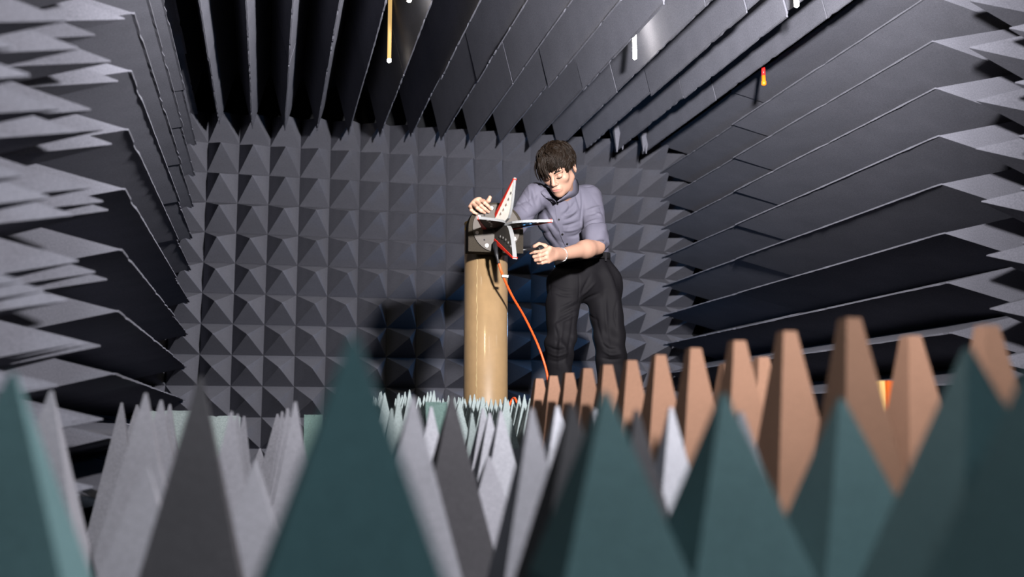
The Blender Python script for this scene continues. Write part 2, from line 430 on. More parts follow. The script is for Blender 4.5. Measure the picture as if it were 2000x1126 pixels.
# block with a rounded top
hw = (xr - xl) / 2; xc = (xr + xl) / 2; rr = hw * .98
out = [(xl, zb), (xr, zb)]
zs = zt - hw * .95
for k in range(25):
    t = PI * k / 24; out.append((xc + hw * math.cos(t), zs + hw * .95 * math.sin(t)))
m = len(out); V = [(x, YF, z) for x, z in out] + [(x, YF + .07, z) for x, z in out]
Fc = [tuple(range(m)), tuple(range(2 * m - 1, m - 1, -1))] + [((k + 1) % m, k, k + m, (k + 1) % m + m) for k in range(m)]
part('mounting_block', (V, Fc), 'black_block', ant)
part('bracket', box(COL[0] - .07, COL[0] + .07, YF + .07, 4.47, zb + .01, CT - .01), 'black_block', ant)
RD = .107
disc = part('disc', cyl((ctr[0], YF - .008, ctr[2]), (ctr[0], YF + .001, ctr[2]), RD, 48), 'grey_metal', ant)
for k in range(8):
    t = 2 * PI * (k + .35) / 8; q = (ctr[0] + .092 * math.cos(t), ctr[2] + .092 * math.sin(t))
    part('bolt', cyl((q[0], YF - .014, q[1]), (q[0], YF - .008, q[1]), .0075, 12), 'bolt_metal', disc)
for k in range(4):
    t = PI / 4 + PI / 2 * k; q = (ctr[0] + .078 * math.cos(t), ctr[2] + .078 * math.sin(t))
    part('hole', cyl((q[0], YF - .0086, q[1]), (q[0], YF - .0078, q[1]), .004, 10), 'hole_black', disc)
part('hub', cyl((ctr[0], YF - .03, ctr[2]), (ctr[0], YF - .008, ctr[2]), .02, 20, .03), 'grey_metal', ant)
# fins: outline in (radius, forward) plane
AX = np.array([.035, -.215, 0.0])             # antenna axis, slightly turned
AXn = AX / np.linalg.norm(AX)
LX = float(np.linalg.norm(AX)); base0 = np.array([ctr[0], YF - .008, ctr[2]])
def fin_outline(R):
    B = [(.058, 0.0)]; T = [(R - .012, LX - .004), (R, LX)]
    curve = []
    for k in range(15):                       # convex inner edge from tip to the throat
        t = 1 - k / 14; rr_ = .005 + (R - .005) * t
        curve.append((rr_, .085 + (LX - .085) * t ** .32))
    return B + [(R - .006, LX - .001)] + curve + [(.006, 0.0)]
def fin(direction, R, th, m_face):
    u = np.array([math.cos(direction), 0, math.sin(direction)]); u = u - AXn * (u @ AXn); u /= np.linalg.norm(u)
    nrm = np.cross(AXn, u)
    o2 = fin_outline(R); m = len(o2)
    pts = [base0 + u * r + AXn * f for r, f in o2]
    V = [q - nrm * th for q in pts] + [q + nrm * th for q in pts]
    Fc = [tuple(range(m - 1, -1, -1)), tuple(range(m, 2 * m))] + [(k, (k + 1) % m, (k + 1) % m + m, k + m) for k in range(m)]
    fo = part('fin', (V, Fc), m_face, ant)
    # red strip along the straight outer edge
    B = base0 + u * .058; T = base0 + u * (R - .004) + AXn * LX
    e = (T - B) / np.linalg.norm(T - B); inn = np.cross(nrm, e); inn = inn if inn @ (base0 - (B + T) / 2) > 0 else -inn
    wI, wO, tt = .011, .008, th + .0025
    V = []
    for q in (B, T):
        for sgn in (-1, 1):
            for wv in (-wO, wI): V.append(q + nrm * tt * sgn + inn * wv * (1 if q is B else .35))
    Fc = [(0, 1, 3, 2), (4, 6, 7, 5), (0, 4, 5, 1), (2, 3, 7, 6), (1, 5, 7, 3), (0, 2, 6, 4)]
    part('red_edge_strip', (V, Fc), 'red_tape', fo)
    # polished rounded inner edge
    pc = [base0 + u * (r + .000) + AXn * (f + .0005) for r, f in o2[2:-1]]
    V = []; 
    for q in pc: V += [q - nrm * (th + .0004), q + nrm * (th + .0004)]
    mid = base0 + u * .08 + AXn * LX * .4
    V2 = [v + (v - mid) / np.linalg.norm(v - mid) * .0015 for v in V]
    k2 = len(V); Fc = []
    for k in range(len(pc) - 1):
        a = 2 * k; Fc.append((k2 + a, k2 + a + 1, k2 + a + 3, k2 + a + 2)); Fc.append((a, a + 2, a + 3, a + 1))
        Fc.append((a, k2 + a, k2 + a + 2, a + 2)); Fc.append((a + 1, a + 3, k2 + a + 3, k2 + a + 1))
    part('inner_edge', (V + V2, Fc), 'bright_metal', fo)
    for t in (.24, .38, .52, .66, .80):
        c = B * (1 - t) + T * t + inn * (.024 + .02 * math.sin(PI * t))
        part('bolt', join(cyl(c - nrm * (th + .0018), c - nrm * th, .0055, 10), cyl(c + nrm * th, c + nrm * (th + .0018), .0055, 10)), 'bolt_metal', fo)
fin(PI / 2 + .02, .178, .005, 'fin_metal_lit'); fin(0.03, .172, .0045, 'grey_metal'); fin(-PI / 2 - .02, .172, .009, 'grey_metal'); fin(PI + .05, .176, .005, 'grey_metal')

# cable
c0 = P(967, 474, YF - .03)
cp = [c0, P(969, 492, YF - .06), P(974, 515, YF - .07)]
cable = empty('cable', P(975, 520, YF), 'orange cable hanging from the antenna to the floor', 'cable')
part('black_boot', tube(spline(cp, 6), [.011] * 5 + [.009] * 4 + [.0065] * 4, 10), 'black_rubber', cable, True)
cpts = [P(974, 513, YF - .07), P(982, 538, YF - .06), P(1000, 577, 4.36), P(1024, 618, 4.45), P(1047, 665, 4.5), P(1062, 705, 4.5), P(1070, 740, 4.48), P(1072, 790, 4.46), P(1060, 836, 4.42), P(1030, 826, 4.4), P(1012, 790, 4.4), P(1003, 777, 4.47), P(990, 800, 4.5)]
part('orange_jacket', tube(spline(cpts, 8), .0055, 8), 'orange_cable', cable, True)
a, b = P(980, 538.5, YF - .062), P(992, 541, YF - .062)
part('white_tag', join(box(a[0], b[0], a[1] - .008, a[1] + .008, a[2] - .006, a[2] + .003)), 'white_plastic', cable)

# ------------------------------------------------------------------ lamps in the ceiling
def lamp(x, y, zt_, m, lab, r=.0105):
    o = empty('rod_lamp', (x, y, ZCb), lab, 'lamp', 'rod lamps hanging between the ceiling wedges')
    part('tube', cyl((x, y, zt_ + .018), (x, y, ZCb), r, 14), m, o, True)
    part('end_cap', tube([(x, y, zt_), (x, y, zt_ + .004), (x, y, zt_ + .018)], [r * .5, r * .95, r], 14), 'lamp_cap', o, True)
def valley(px, py, x):                       # depth where the sight line meets the ceiling valley x
    q = P(px, py, 1.0); Y = x / q[0]; return Y, P(px, py, Y)[2]
for px, py, x, m, lab in ((760, 122, .562, 'lamp_warm', 'warm yellow rod lamp hanging lowest at the left of the ceiling'),
                          (799, 4, .562, 'lamp_white', 'bright rod lamp cut off by the top edge of the picture'),
                          (1240, 116, 1.775, 'lamp_white', 'short white rod lamp above the person'),
                          (1556, 14, 2.19, 'lamp_white', 'small white rod lamp at the top right of the ceiling')):
    Y, z = valley(px, py, x); lamp(x, Y, z, m, lab)
lamp(.562, 3.42, ZC - .13, 'lamp_bright', 'bright rod lamp nearer than the one at the top edge')
lamp(1.18, 3.3, ZC - .03, 'lamp_white', 'bright rod lamp over the brown pyramids, above the picture')
# orange signal lamp
Y = 4.86; t = P(1492, 167, Y)
sg = empty('signal_lamp', (t[0], Y, ZCb), 'orange and red signal lamp below the last ceiling wedge', 'lamp')
tx, tz = t[0], t[2]
part('lens', tube([(tx, Y, tz), (tx, Y, tz + .006), (tx, Y, tz + .022), (tx, Y, tz + .026), (tx, Y, tz + .055)], [.006, .0135, .0135, .0105, .0105], 14), 'orange_lens', sg, True)
part('red_sleeve', cyl((tx, Y, tz + .055), (tx, Y, tz + .10), .0105, 14), 'red_lens', sg, True)
part('stem', cyl((tx, Y, tz + .10), (tx, Y, ZCb), .008, 10), 'black_rubber', sg, True)
# orange box low by the right wall
Y = 2.9; a, b = P(1718, 743, Y), P(1749, 743, Y)
ob = empty('orange_box', ((a[0] + b[0]) / 2, Y, 0), 'small orange and yellow box glimpsed between the nearest brown flat tops', 'box')
xs = P(1728, 743, Y)[0]
part('front_panel', box(a[0], xs, Y, Y + .05, .16, a[2]), 'cream_paint', ob)
part('side_panel', box(xs, b[0], Y - .012, Y + .05, .16, a[2]), 'orange_paint', ob)
part('foot', box(a[0], b[0], Y, Y + .05, 0, .16), 'black_rubber', ob)

# ================================================================== PERSON
def smin(a, b, k):
    h = np.maximum(k - np.abs(a - b), 0) / k; return np.minimum(a, b) - h * h * k * .25
class Field:
    def __init__(s, lo, hi, h):
        s.lo = np.array(lo, np.float32); s.h = h
        n = np.ceil((np.array(hi) - s.lo) / h).astype(int) + 1
        s.ax = [s.lo[i] + h * np.arange(n[i], dtype=np.float32) for i in range(3)]
        s.d = np.full(n, .5, np.float32)
    def sl(s, lo, hi, pad):
        r = []
        for i in range(3):
            a = int(max(0, math.floor((lo[i] - pad - s.lo[i]) / s.h))); b = int(min(len(s.ax[i]), math.ceil((hi[i] + pad - s.lo[i]) / s.h) + 1))
            r.append(slice(a, max(b, a + 1)))
        return tuple(r)
    def grid(s, sl): return np.stack(np.meshgrid(*[s.ax[i][sl[i]] for i in range(3)], indexing='ij'), -1)
    def put(s, dd, sl, k, sub):
        if sub: s.d[sl] = -smin(-s.d[sl], dd, k)
        else: s.d[sl] = smin(s.d[sl], dd, k)
    def cone(s, a, b, ra, rb, k=.02, sub=False, sc=None):
        a, b = np.asarray(a, np.float32), np.asarray(b, np.float32); R = max(ra, rb)
        sl = s.sl(np.minimum(a, b) - R, np.maximum(a, b) + R, k + 2 * s.h); g = s.grid(sl) - a
        ab = b - a; t = np.clip((g @ ab) / (ab @ ab + 1e-9), 0, 1)
        s.put(np.linalg.norm(g - t[..., None] * ab, axis=-1) - (ra + (rb - ra) * t), sl, k, sub)
    def chain(s, pts, rad, k=.01, sub=False):
        for i in range(len(pts) - 1): s.cone(pts[i], pts[i + 1], rad[i], rad[i + 1], k, sub)
    def ell(s, c, r, k=.02, R=None, sub=False):
        c = np.asarray(c, np.float32); r = np.asarray(r, np.float32); m = float(r.max())
        sl = s.sl(c - m, c + m, k + 2 * s.h); g = s.grid(sl) - c
        if R is not None: g = g @ np.asarray(R, np.float32)          # columns of R are the local axes
        q = np.linalg.norm(g / r, axis=-1); q2 = np.linalg.norm(g / (r * r), axis=-1) + 1e-6
        s.put(q * (q - 1) / q2, sl, k, sub)
    def mesh(s):
        d = s.d; n = np.array(d.shape); cs = tuple(n - 1)
        cnt = np.zeros(cs, np.int16); pos = np.zeros(cs + (3,), np.float32); ins = d < 0; quads = []
        E = []
        for a in range(3):
            b, c = (a + 1) % 3, (a + 2) % 3
            s0 = [slice(None)] * 3; s1 = [slice(None)] * 3; s0[a] = slice(0, -1); s1[a] = slice(1, None)
            cr = ins[tuple(s0)] != ins[tuple(s1)]; idx = np.argwhere(cr)
            if not len(idx): continue
            d0 = d[tuple(idx.T)]; i1 = idx.copy(); i1[:, a] += 1; d1 = d[tuple(i1.T)]
            pt = idx.astype(np.float32); pt[:, a] += d0 / (d0 - d1)
            for ob in (0, 1):
                for oc in (0, 1):
                    ci = idx.copy(); ci[:, b] -= ob; ci[:, c] -= oc
                    ok = (ci >= 0).all(1) & (ci < np.array(cs)).all(1)
                    np.add.at(cnt, tuple(ci[ok].T), 1); np.add.at(pos, tuple(ci[ok].T), pt[ok])
            ok = (idx[:, b] > 0) & (idx[:, c] > 0) & (idx[:, b] < cs[b]) & (idx[:, c] < cs[c]); E.append((a, idx[ok], (d0 < 0)[ok]))
        act = cnt > 0; vid = np.full(cs, -1, np.int32); vid[act] = np.arange(act.sum())
        V = pos[act] / cnt[act][:, None] * s.h + s.lo; Q = []
        for a, idx, neg in E:
            b, c = (a + 1) % 3, (a + 2) % 3; q = []
            for ob, oc in ((1, 1), (0, 1), (0, 0), (1, 0)):
                ci = idx.copy(); ci[:, b] -= ob; ci[:, c] -= oc; q.append(vid[tuple(ci.T)])
            q = np.stack(q, 1); q[~neg] = q[~neg][:, ::-1]; Q.append(q)
        Q = np.concatenate(Q); return V, Q[(Q >= 0).all(1)]
def nmesh(name, V, Q, m, parent, smooth=True):
    L0 = np.array(WL[parent])
    me = bpy.data.meshes.new(name); V = np.asarray(V, float) - L0; me.from_pydata(V.tolist(), [], np.asarray(Q).tolist())
    me.polygons.foreach_set('use_smooth', [smooth] * len(me.polygons)); me.update()
    return link(name, me, m, parent, L0)
def cat(*vq):
    V, Q, n = [], [], 0
    for v, q in vq: V.append(np.asarray(v)); Q.append(np.asarray(q) + n); n += len(v)
    return np.concatenate(V), np.concatenate(Q)
def folds(f, fn):                             # displace the field
    sl = (slice(None),) * 3; near = np.abs(f.d) < .03; ii = np.argwhere(near)
    pts = f.lo + f.h * ii; f.d[near] += fn(pts).astype(np.float32)

def vnormals(V, Q):
    n = np.cross(V[Q[:, 2]] - V[Q[:, 0]], V[Q[:, 3]] - V[Q[:, 1]]); N = np.zeros_like(V)
    for k in range(4): np.add.at(N, Q[:, k], n)
    return N / (np.linalg.norm(N, axis=1, keepdims=True) + 1e-9)
def creases(V, Q, ox, oy, strokes):
    """press folds into the front of a cloth: strokes are sketched on a 5.26x drawing whose corner is (ox, oy)"""
    V = np.asarray(V, float); N = vnormals(V, Q); r = V - np.array([0, 0, CZ])
    c = r @ np.stack([_x, _d, _z]); px = 1000 + F * c[:, 0] / -c[:, 2]; py = 563 - F * c[:, 1] / -c[:, 2]
    face = np.clip(-(N * r).sum(1) / np.linalg.norm(r, axis=1) / .35, 0, 1); D = np.zeros(len(V))
    for amp, wd, pts in strokes:
        q = spline([np.array([ox + a / 5.26, oy + b / 5.26]) for a, b in pts], 5); best = np.full(len(V), 1e9); tt = np.zeros(len(V))
        for i in range(len(q) - 1):
            a, b = q[i], q[i + 1]; ab = b - a
            t = np.clip(((px - a[0]) * ab[0] + (py - a[1]) * ab[1]) / (ab @ ab + 1e-9), 0, 1)
            dd = np.hypot(px - a[0] - t * ab[0], py - a[1] - t * ab[1]); m = dd < best; best[m] = dd[m]; tt[m] = (i + t[m]) / (len(q) - 1)
        D += amp * .001 * np.exp(-(best / wd) ** 2) * (.25 + .75 * np.sin(np.pi * np.clip(tt, .04, .96)))
    return V + N * (D * face)[:, None]
man = empty('person', (1.52, 5.1, PT), 'person in grey shirt and black trousers leaning over the antenna with a screwdriver', 'person')
# joints
SR, SL_ = P(1047, 383, 4.82), P(1152, 382, 4.93)          # right / left shoulder (image left / right)
ER, EL = P(1006, 437, 4.74), P(1166, 482, 4.80)
WR, WLh = P(944, 411, 4.47), P(1094, 497, 4.60)
NB = P(1100, 392, 4.90); PEL = P(1143, 520, 5.12); CH = P(1111, 428, 4.98)
HR, HL = P(1104, 552, 5.10), P(1178, 548, 5.13)
KR, KL = P(1093, 676, 5.04), P(1193, 684, 5.10)
AR = np.array([P(1090, 800, 5.14)[0], 5.14, PT + .09]); AL = np.array([P(1201, 800, 5.2)[0], 5.2, PT + .09])

# ---- head (canonical frame: faces -Y, up +Z)
yaw, pit, rol = math.radians(-36), math.radians(38), math.radians(-4)
RH = Matrix.Rotation(yaw, 3, 'Z') @ Matrix.Rotation(pit, 3, 'X') @ Matrix.Rotation(rol, 3, 'Y')
RHn = np.array(RH); HC = P(1089, 331, 4.70)
def h2w(v): return np.asarray(v) @ RHn.T + HC
def w2h(v): return (np.asarray(v) - HC) @ RHn
f = Field((-.11, -.14, -.24), (.11, .20, .14), .0026)
f.ell((0, .018, .035), (.074, .094, .082), .02)
f.ell((0, -.028, -.030), (.056, .058, .082), .03)
f.ell((0, -.042, -.083), (.037, .042, .030), .03)
f.ell((0, -.071, -.098), (.017, .015, .015), .025)
for s in (-1, 1):
    f.ell((s * .044, -.052, -.026), (.02, .02, .018), .02)
    f.cone((s * .026, -.02, -.085), (s * .051, .012, -.055), .018, .016, .03)
    f.cone((s * .012, -.083, .017), (s * .042, -.070, .018), .010, .008, .015)
    f.ell((s * .031, -.098, -.004), (.018, .017, .012), .012, sub=True)
    f.ell((s * .031, -.0725, -.004), (.0145, .013, .011), .004)
f.cone((0, -.085, .012), (0, -.103, -.030), .007, .0105, .010)
f.ell((0, -.104, -.034), (.0095, .010, .008), .006)
for s in (-1, 1): f.ell((s * .0115, -.093, -.037), (.0075, .010, .007), .006)
f.ell((0, -.084, -.066), (.026, .014, .018), .012)
f.ell((0, -.0935, -.0625), (.019, .0058, .0042), .004); f.ell((0, -.0918, -.0718), (.0165, .006, .0050), .004)
f.cone((-.024, -.098, -.0672), (.024, -.098, -.0672), .0016, .0016, .003, sub=True)
nb = w2h(NB)
f.cone((0, .025, -.055), nb * np.array([1, 1, .9]), .052, .058, .03)
for s in (-1, 1):
    Re = np.array(Matrix.Rotation(s * .35, 3, 'Z'))
    f.ell((s * .079, .020, -.006), (.010, .021, .033), .008, Re)
    f.ell((s * .086, .014, -.004), (.004, .012, .020), .004, Re, sub=True)
hv, hq = f.mesh(); head = (h2w(hv), hq); fc_head = hv[hq].mean(1)
lipmask = (np.abs(fc_head[:, 0]) < .0235) & (fc_head[:, 1] < -.088) & (np.abs(fc_head[:, 2] + .0675) < .0068 * (1 - (fc_head[:, 0] / .026) ** 2))

# ---- hands and forearms in world space
def finger(f, pts, r0=.0088, r1=.0068):
    n = len(pts); f.chain(pts, [r0 + (r1 - r0) * i / (n - 1) for i in range(n)], .004)
def hp(x, y, Y): return P(890 + x / 5.63, 330 + y / 5.63, Y)      # sketch coordinates of the hands
# hand on the block (his right)
f = Field(np.minimum(hp(120, 520, 4.28), WR) - .03, np.maximum(hp(420, 290, 4.5), WR) + .04, .0019)
wr = WR; kn = [hp(262, 338, 4.365), hp(222, 352, 4.372), hp(188, 382, 4.38), hp(162, 418, 4.39)]
mid_ = hp(275, 392, 4.44)
for q, r in zip(kn, (.0125, .0125, .0115, .0105)): f.cone(hp(290, 400, 4.43), q, .020, r, .016)
f.cone(wr, mid_, .027, .023, .02)
finger(f, [kn[0], hp(318, 372, 4.328), hp(352, 402, 4.334), hp(384, 438, 4.346)])
finger(f, [kn[1], hp(278, 402, 4.322), hp(322, 440, 4.330), hp(360, 470, 4.346)])
finger(f, [kn[2], hp(238, 428, 4.328), hp(280, 460, 4.334), hp(316, 478, 4.346)])
finger(f, [kn[3], hp(172, 452, 4.350), hp(198, 474, 4.345), hp(228, 490, 4.346)], .008, .006)
finger(f, [hp(300, 385, 4.43), hp(335, 372, 4.40), hp(362, 345, 4.385), hp(376, 312, 4.38)], .0115, .0085)
handR = f.mesh()
# forearm + hand with screwdriver (his left)
f = Field(np.minimum(np.minimum(EL, WLh), P(1030, 520, 4.45)) - .05, np.maximum(np.maximum(EL, WLh), P(1030, 470, 4.45)) + .06, .0024)
dirF = (WLh - EL); f.cone(EL, EL + dirF * .35, .041, .041, .02); f.cone(EL + dirF * .3, WLh, .041, .0265, .03)
gx = P(1062, 487, 4.50)                       # grip point on the handle
kn = [P(1073, 485, 4.475), P(1068, 494, 4.47), P(1068, 503, 4.475), P(1071, 510, 4.485)]
for q, r in zip(kn, (.014, .0135, .0125, .0115)): f.cone(WLh + (gx - WLh) * .18, q, .022, r, .016)
f.cone(WLh, P(1080, 497, 4.54), .026, .025, .02)
finger(f, [kn[0], P(1056, 491, 4.452), P(1044, 492, 4.468), P(1036, 494, 4.485)], .0092, .007)
finger(f, [kn[1], P(1054, 499, 4.455), P(1043, 501, 4.470), P(1046, 499, 4.495)], .0092, .0075)
finger(f, [kn[2], P(1055, 507, 4.458), P(1046, 508, 4.475), P(1050, 505, 4.498)], .0088, .0072)
finger(f, [kn[3], P(1059, 513, 4.470), P(1051, 513, 4.485), P(1056, 509, 4.502)], .0082, .0068)
finger(f, [P(1078, 490, 4.54), P(1064, 480, 4.54), P(1053, 476.5, 4.535), P(1043, 481, 4.53)], .0125, .0085)
armL = f.mesh()
# hidden torso, arms and legs under the clothes, so the figure is one body
f = Field(np.array([WR[0] - .05, 4.42, PT]), np.array([P(1215, 500, 5.2)[0] + .05, 5.35, NB[2] + .1]), .010)
for a, b, ra, rb in ((PEL, CH, .075, .08), (CH, NB, .08, .05), (SR, ER, .042, .036), (ER, WR, .036, .026), (SL_, EL, .036, .034), (HR, KR, .065, .045), (KR, AR, .045, .034),
                     (HL, KL, .065, .045), (KL, AL, .045, .034), (CH + (NB - CH) * .6, SR, .06, .045), (CH + (NB - CH) * .6, SL_, .06, .045), (PEL, HR, .07, .065), (PEL, HL, .07, .065),
                     (AR, AR + np.array([-.04, -.12, -.05]), .034, .03), (AL, AL + np.array([.0, -.13, -.05]), .034, .03)):
    f.cone(a, b, ra, rb, .03)
core = f.mesh()
bv, bq = cat(head, handR, armL, core)
body = nmesh('body', bv, bq, 'skin', man); body.data.materials.append(MAT['lips'])
mi = np.zeros(len(bq), np.int32); mi[:len(hq)][lipmask] = 1; body.data.polygons.foreach_set('material_index', mi)
tag(body, 'skin of face, neck, hands and left forearm')

# ---- eyes, brows
for s in (-1, 1):
    pts = [h2w((s * x, y, z)) for x, y, z in ((.018, -.0865, -.0085), (.026, -.0868, -.0118), (.034, -.0858, -.0120), (.043, -.0800, -.0092))]
    part('eyelash', tube(spline(pts, 4), .0016, 6), 'hair', body, True)
    pts = [h2w((s * x, y, z)) for x, y, z in ((.014, -.0945, .018), (.024, -.0930, .0225), (.036, -.0855, .0245), (.048, -.0740, .020))]
    part('eyebrow', tube(spline(pts, 4), [.002] + [.0038] * 9 + [.003, .002, .0012], 6), 'hair', body, True)

# ---- hair: cap + locks
f = Field((-.12, -.14, -.09), (.12, .14, .16), .003)
f.ell((0, .022, .044), (.083, .100, .086), .01)
f.ell((0, -.115, -.035), (.075, .052, .075), .02, sub=True)
f.ell((0, .06, -.075), (.09, .07, .05), .02, sub=True)
for s in (-1, 1): f.ell((s * .085, .018, -.012), (.02, .028, .036), .012, sub=True)
hcap = f.mesh()
rg = random.Random(3); LV, LF = [], []
def lock(root, d1, L, r, curl):
    global LV, LF
    pts = []; pcur = np.array(root); dcur = np.array(d1, float); side = np.cross(dcur, pcur - np.array([0, .02, .03])); side /= np.linalg.norm(side) + 1e-9
    ph = rg.uniform(0, 6.28)
    for i in range(8):
        t = i / 7; pts.append(pcur + side * math.sin(ph + t * 5) * curl)
        nrm = (pcur - np.array([0, .02, .03])) / np.array([.083, .1, .086]) ** 2; nrm /= np.linalg.norm(nrm)
        dd = dcur - nrm * (dcur @ nrm) * .85 + np.array([0, 0, -.25]) * t
        dd /= np.linalg.norm(dd); dcur = dd; pcur = pcur + dd * L / 7
    pts = np.array(pts)
    for j in range(7):                       # a lock is a bundle of fine strands that meet at its tip
        off = np.array([rg.gauss(0, .55), rg.gauss(0, .55), rg.gauss(0, .55)]) * r; rs = r * rg.uniform(.22, .36); wv = rg.uniform(0, 6.28)
        tp = np.linspace(0, 1, 8); path = pts + off[None] * (1.1 - .75 * tp ** 2)[:, None] + side[None] * (np.sin(wv + tp * 7) * r * .25)[:, None]
        v, q = tube(path, [rs * .8, rs, rs, rs, rs * .9, rs * .75, rs * .5, rs * .25], 4, caps=False)
        n0 = len(LV); LV += list(v); LF += [tuple(i + n0 for i in qq) for qq in q]
crown = np.array([.01, .055, .122])
for k in range(520):
    th = rg.uniform(0, 2 * PI); ct = rg.uniform(-.15, 1); st = math.sqrt(1 - ct * ct)
    nrm = np.array([st * math.cos(th), st * math.sin(th), ct]); root = np.array([0, .022, .044]) + nrm * np.array([.082, .099, .086]) * rg.uniform(.98, 1.06)
    if root[1] < -.045 and root[2] < .060: continue
    if abs(root[0]) > .045 and root[2] < .034 and root[1] < .055: continue
    flow = root - crown; flow = flow - nrm * (flow @ nrm)
    if np.linalg.norm(flow) < 1e-3: continue
    cl = np.array([math.sin(root[0] * 55 + 1) + math.sin(root[2] * 60), math.sin(root[1] * 48 + 2), .6 * math.sin(root[0] * 70 + root[1] * 40)])   # clumps share a bend
    flow /= np.linalg.norm(flow); flow += .45 * cl + np.array([rg.gauss(0, .3), rg.gauss(0, .3), rg.gauss(0, .2)]) + nrm * rg.uniform(.1, .75)
    lock(root, flow, rg.uniform(.035, .062), rg.uniform(.0035, .0068), rg.uniform(.004, .009))
for k in range(75):                          # fringe swept over his right brow
    x = rg.uniform(-.064, .045); root = np.array([x, -.058 - .022 * (1 - (x / .066) ** 2), .090 + rg.uniform(-.012, .014)])
    Ln = (.105 if x < -.012 else .052) * rg.uniform(.7, 1.08)
    lock(root, (-.35 + rg.gauss(0, .35), -.75, -.45), Ln, rg.uniform(.0035, .0065), rg.uniform(.003, .008))
hv2, hq2 = hcap
hair = nmesh('hair', h2w(hv2), hq2, 'hair', man); tag(hair, 'short tousled dark brown hair')
part('locks', (h2w(np.array(LV)), LF), 'hair', hair, True)

# ---- shirt
BC = P(1143, 507, 5.11)                      # belt centre
def frameR(axis, lat):
    a = axis / np.linalg.norm(axis); l = lat - a * (lat @ a); l /= np.linalg.norm(l); return np.stack([l, np.cross(a, l), a], 1)
TR = frameR(NB - PEL, SL_ - SR)
f = Field(np.array([WR[0] - .02, 4.45, PEL[2] - .09]), np.array([P(1215, 450, 5.2)[0] + .03, 5.32, NB[2] + .11]), .0042)
f.ell(CH, (.158, .112, .155), .05, TR)
f.ell(CH + (NB - CH) * .55, (.155, .10, .09), .06, TR)
f.ell(PEL + (CH - PEL) * .38, (.140, .105, .16), .06, TR)
f.ell(BC + np.array([0, 0, .02]), (.136, .104, .085), .04, TR)
nk = NB + (CH - NB) * .08
f.cone(nk + np.array([0, .02, -.01]), SR, .058, .060, .05); f.cone(nk + np.array([0, .02, .0]), SL_ + np.array([0, 0, -.012]), .058, .052, .05)
f.cone(SR, ER, .062, .053, .03); f.cone(ER, ER + (WR - ER) * .72, .052, .044, .025)
f.cone(SL_ + np.array([0, 0, -.012]), SL_ + (EL - SL_) * .86, .060, .058, .03)
e1 = (EL - SL_) / np.linalg.norm(EL - SL_)
cutc = SL_ + (EL - SL_) * 1.12; f.cone(SL_ + (EL - SL_) * 1.02, SL_ + (EL - SL_) * 1.5, .03, .06, .008, sub=True)
f.cone(NB + (NB - CH) * .3 + np.array([-.03, -.10, 0.02]), NB + np.array([-.01, -.02, .05]), .045, .055, .012, sub=True)
lat = TR[:, 0]; fw = -TR[:, 1]
def shirt_folds(q):
    r = q - PEL; u = r @ TR[:, 0]; v = r @ TR[:, 1]; w_ = r @ TR[:, 2]
    dL = q - SL_; tl = dL @ e1
    warp = .8 * np.sin(18 * u + 9 * w_) + .6 * np.sin(23 * v - 11 * w_)
    def rid(x): return 1 - 2 * np.abs(np.sin(x * .5)) ** .7          # sharp creases between soft swells
    a = .0030 * rid(52 * (w_ * .75 + u * .7) + 1.7 * warp) * np.clip(1.15 - np.abs(w_ - .10) / .20, 0, 1)
    b = .0022 * rid(66 * (u * .85 - w_ * .5) + 1.5 * warp) * np.clip(1.0 - np.abs(w_ - .30) / .17, 0, 1)
    onarm = np.clip((u - .125) / .03, 0, 1)
    c = .0030 * onarm * rid(64 * (tl + .45 * v) + 1.2 * warp)
    armR = np.clip((-.13 - u) / .03, 0, 1); c = c + .0040 * armR * rid(60 * (w_ + .6 * v) + 1.3 * warp)
    return a + b + c
folds(f, shirt_folds)
f.d = np.maximum(f.d, (BC[2] - .012 + .16 * (f.ax[0][:, None, None] - BC[0])) - f.ax[2][None, None, :])
sv, sq = f.mesh()
sv = creases(sv, sq, 870, 270, [
    (-11, 3.2, [(1400, 540), (1412, 700), (1395, 860), (1400, 1040)]), (7, 2.6, [(1445, 742), (1540, 715), (1625, 695)]), (-6, 2.4, [(1430, 790), (1520, 770), (1600, 745)]),
    (6, 2.4, [(1525, 750), (1575, 775), (1610, 800)]), (6, 2.4, [(1425, 885), (1510, 850), (1590, 828)]), (-7, 3, [(1345, 640), (1290, 720), (1205, 795)]), (6, 3, [(1300, 640), (1240, 720), (1180, 770)]),
    (-8, 3, [(1330, 560), (1365, 640), (1385, 740)]), (-9, 3, [(1230, 835), (1290, 820), (1345, 775)]), (6, 2.6, [(1220, 790), (1300, 770), (1360, 720)]), (-7, 3, [(1190, 900), (1280, 890), (1380, 850)]),
    (6, 3, [(1200, 950), (1290, 945), (1385, 920)]), (-9, 4, [(885, 470), (915, 590), (935, 700)]), (6, 3, [(850, 480), (870, 580), (860, 690)]), (-7, 3, [(800, 560), (850, 640), (900, 690)]), (-6, 3, [(740, 640), (800, 700), (850, 760)]),
    (-8, 3.4, [(1000, 720), (1060, 840), (1150, 960)]), (6, 3, [(1040, 690), (1100, 800), (1170, 930)]), (-8, 3.4, [(1030, 900), (1090, 1010), (1170, 1110)]), (-6, 3, [(1270, 1010), (1340, 1000), (1400, 960)]),
    (-6, 3, [(1610, 880), (1650, 980), (1690, 1100)]), (5, 2.6, [(1580, 900), (1620, 1000), (1660, 1110)]), (-3, 1.3, [(1425, 500), (1480, 495), (1550, 480)]), (-5, 3, [(980, 600), (1010, 700), (1060, 790)]), (-6, 3, [(1250, 620), (1270, 690), (1250, 760)])])
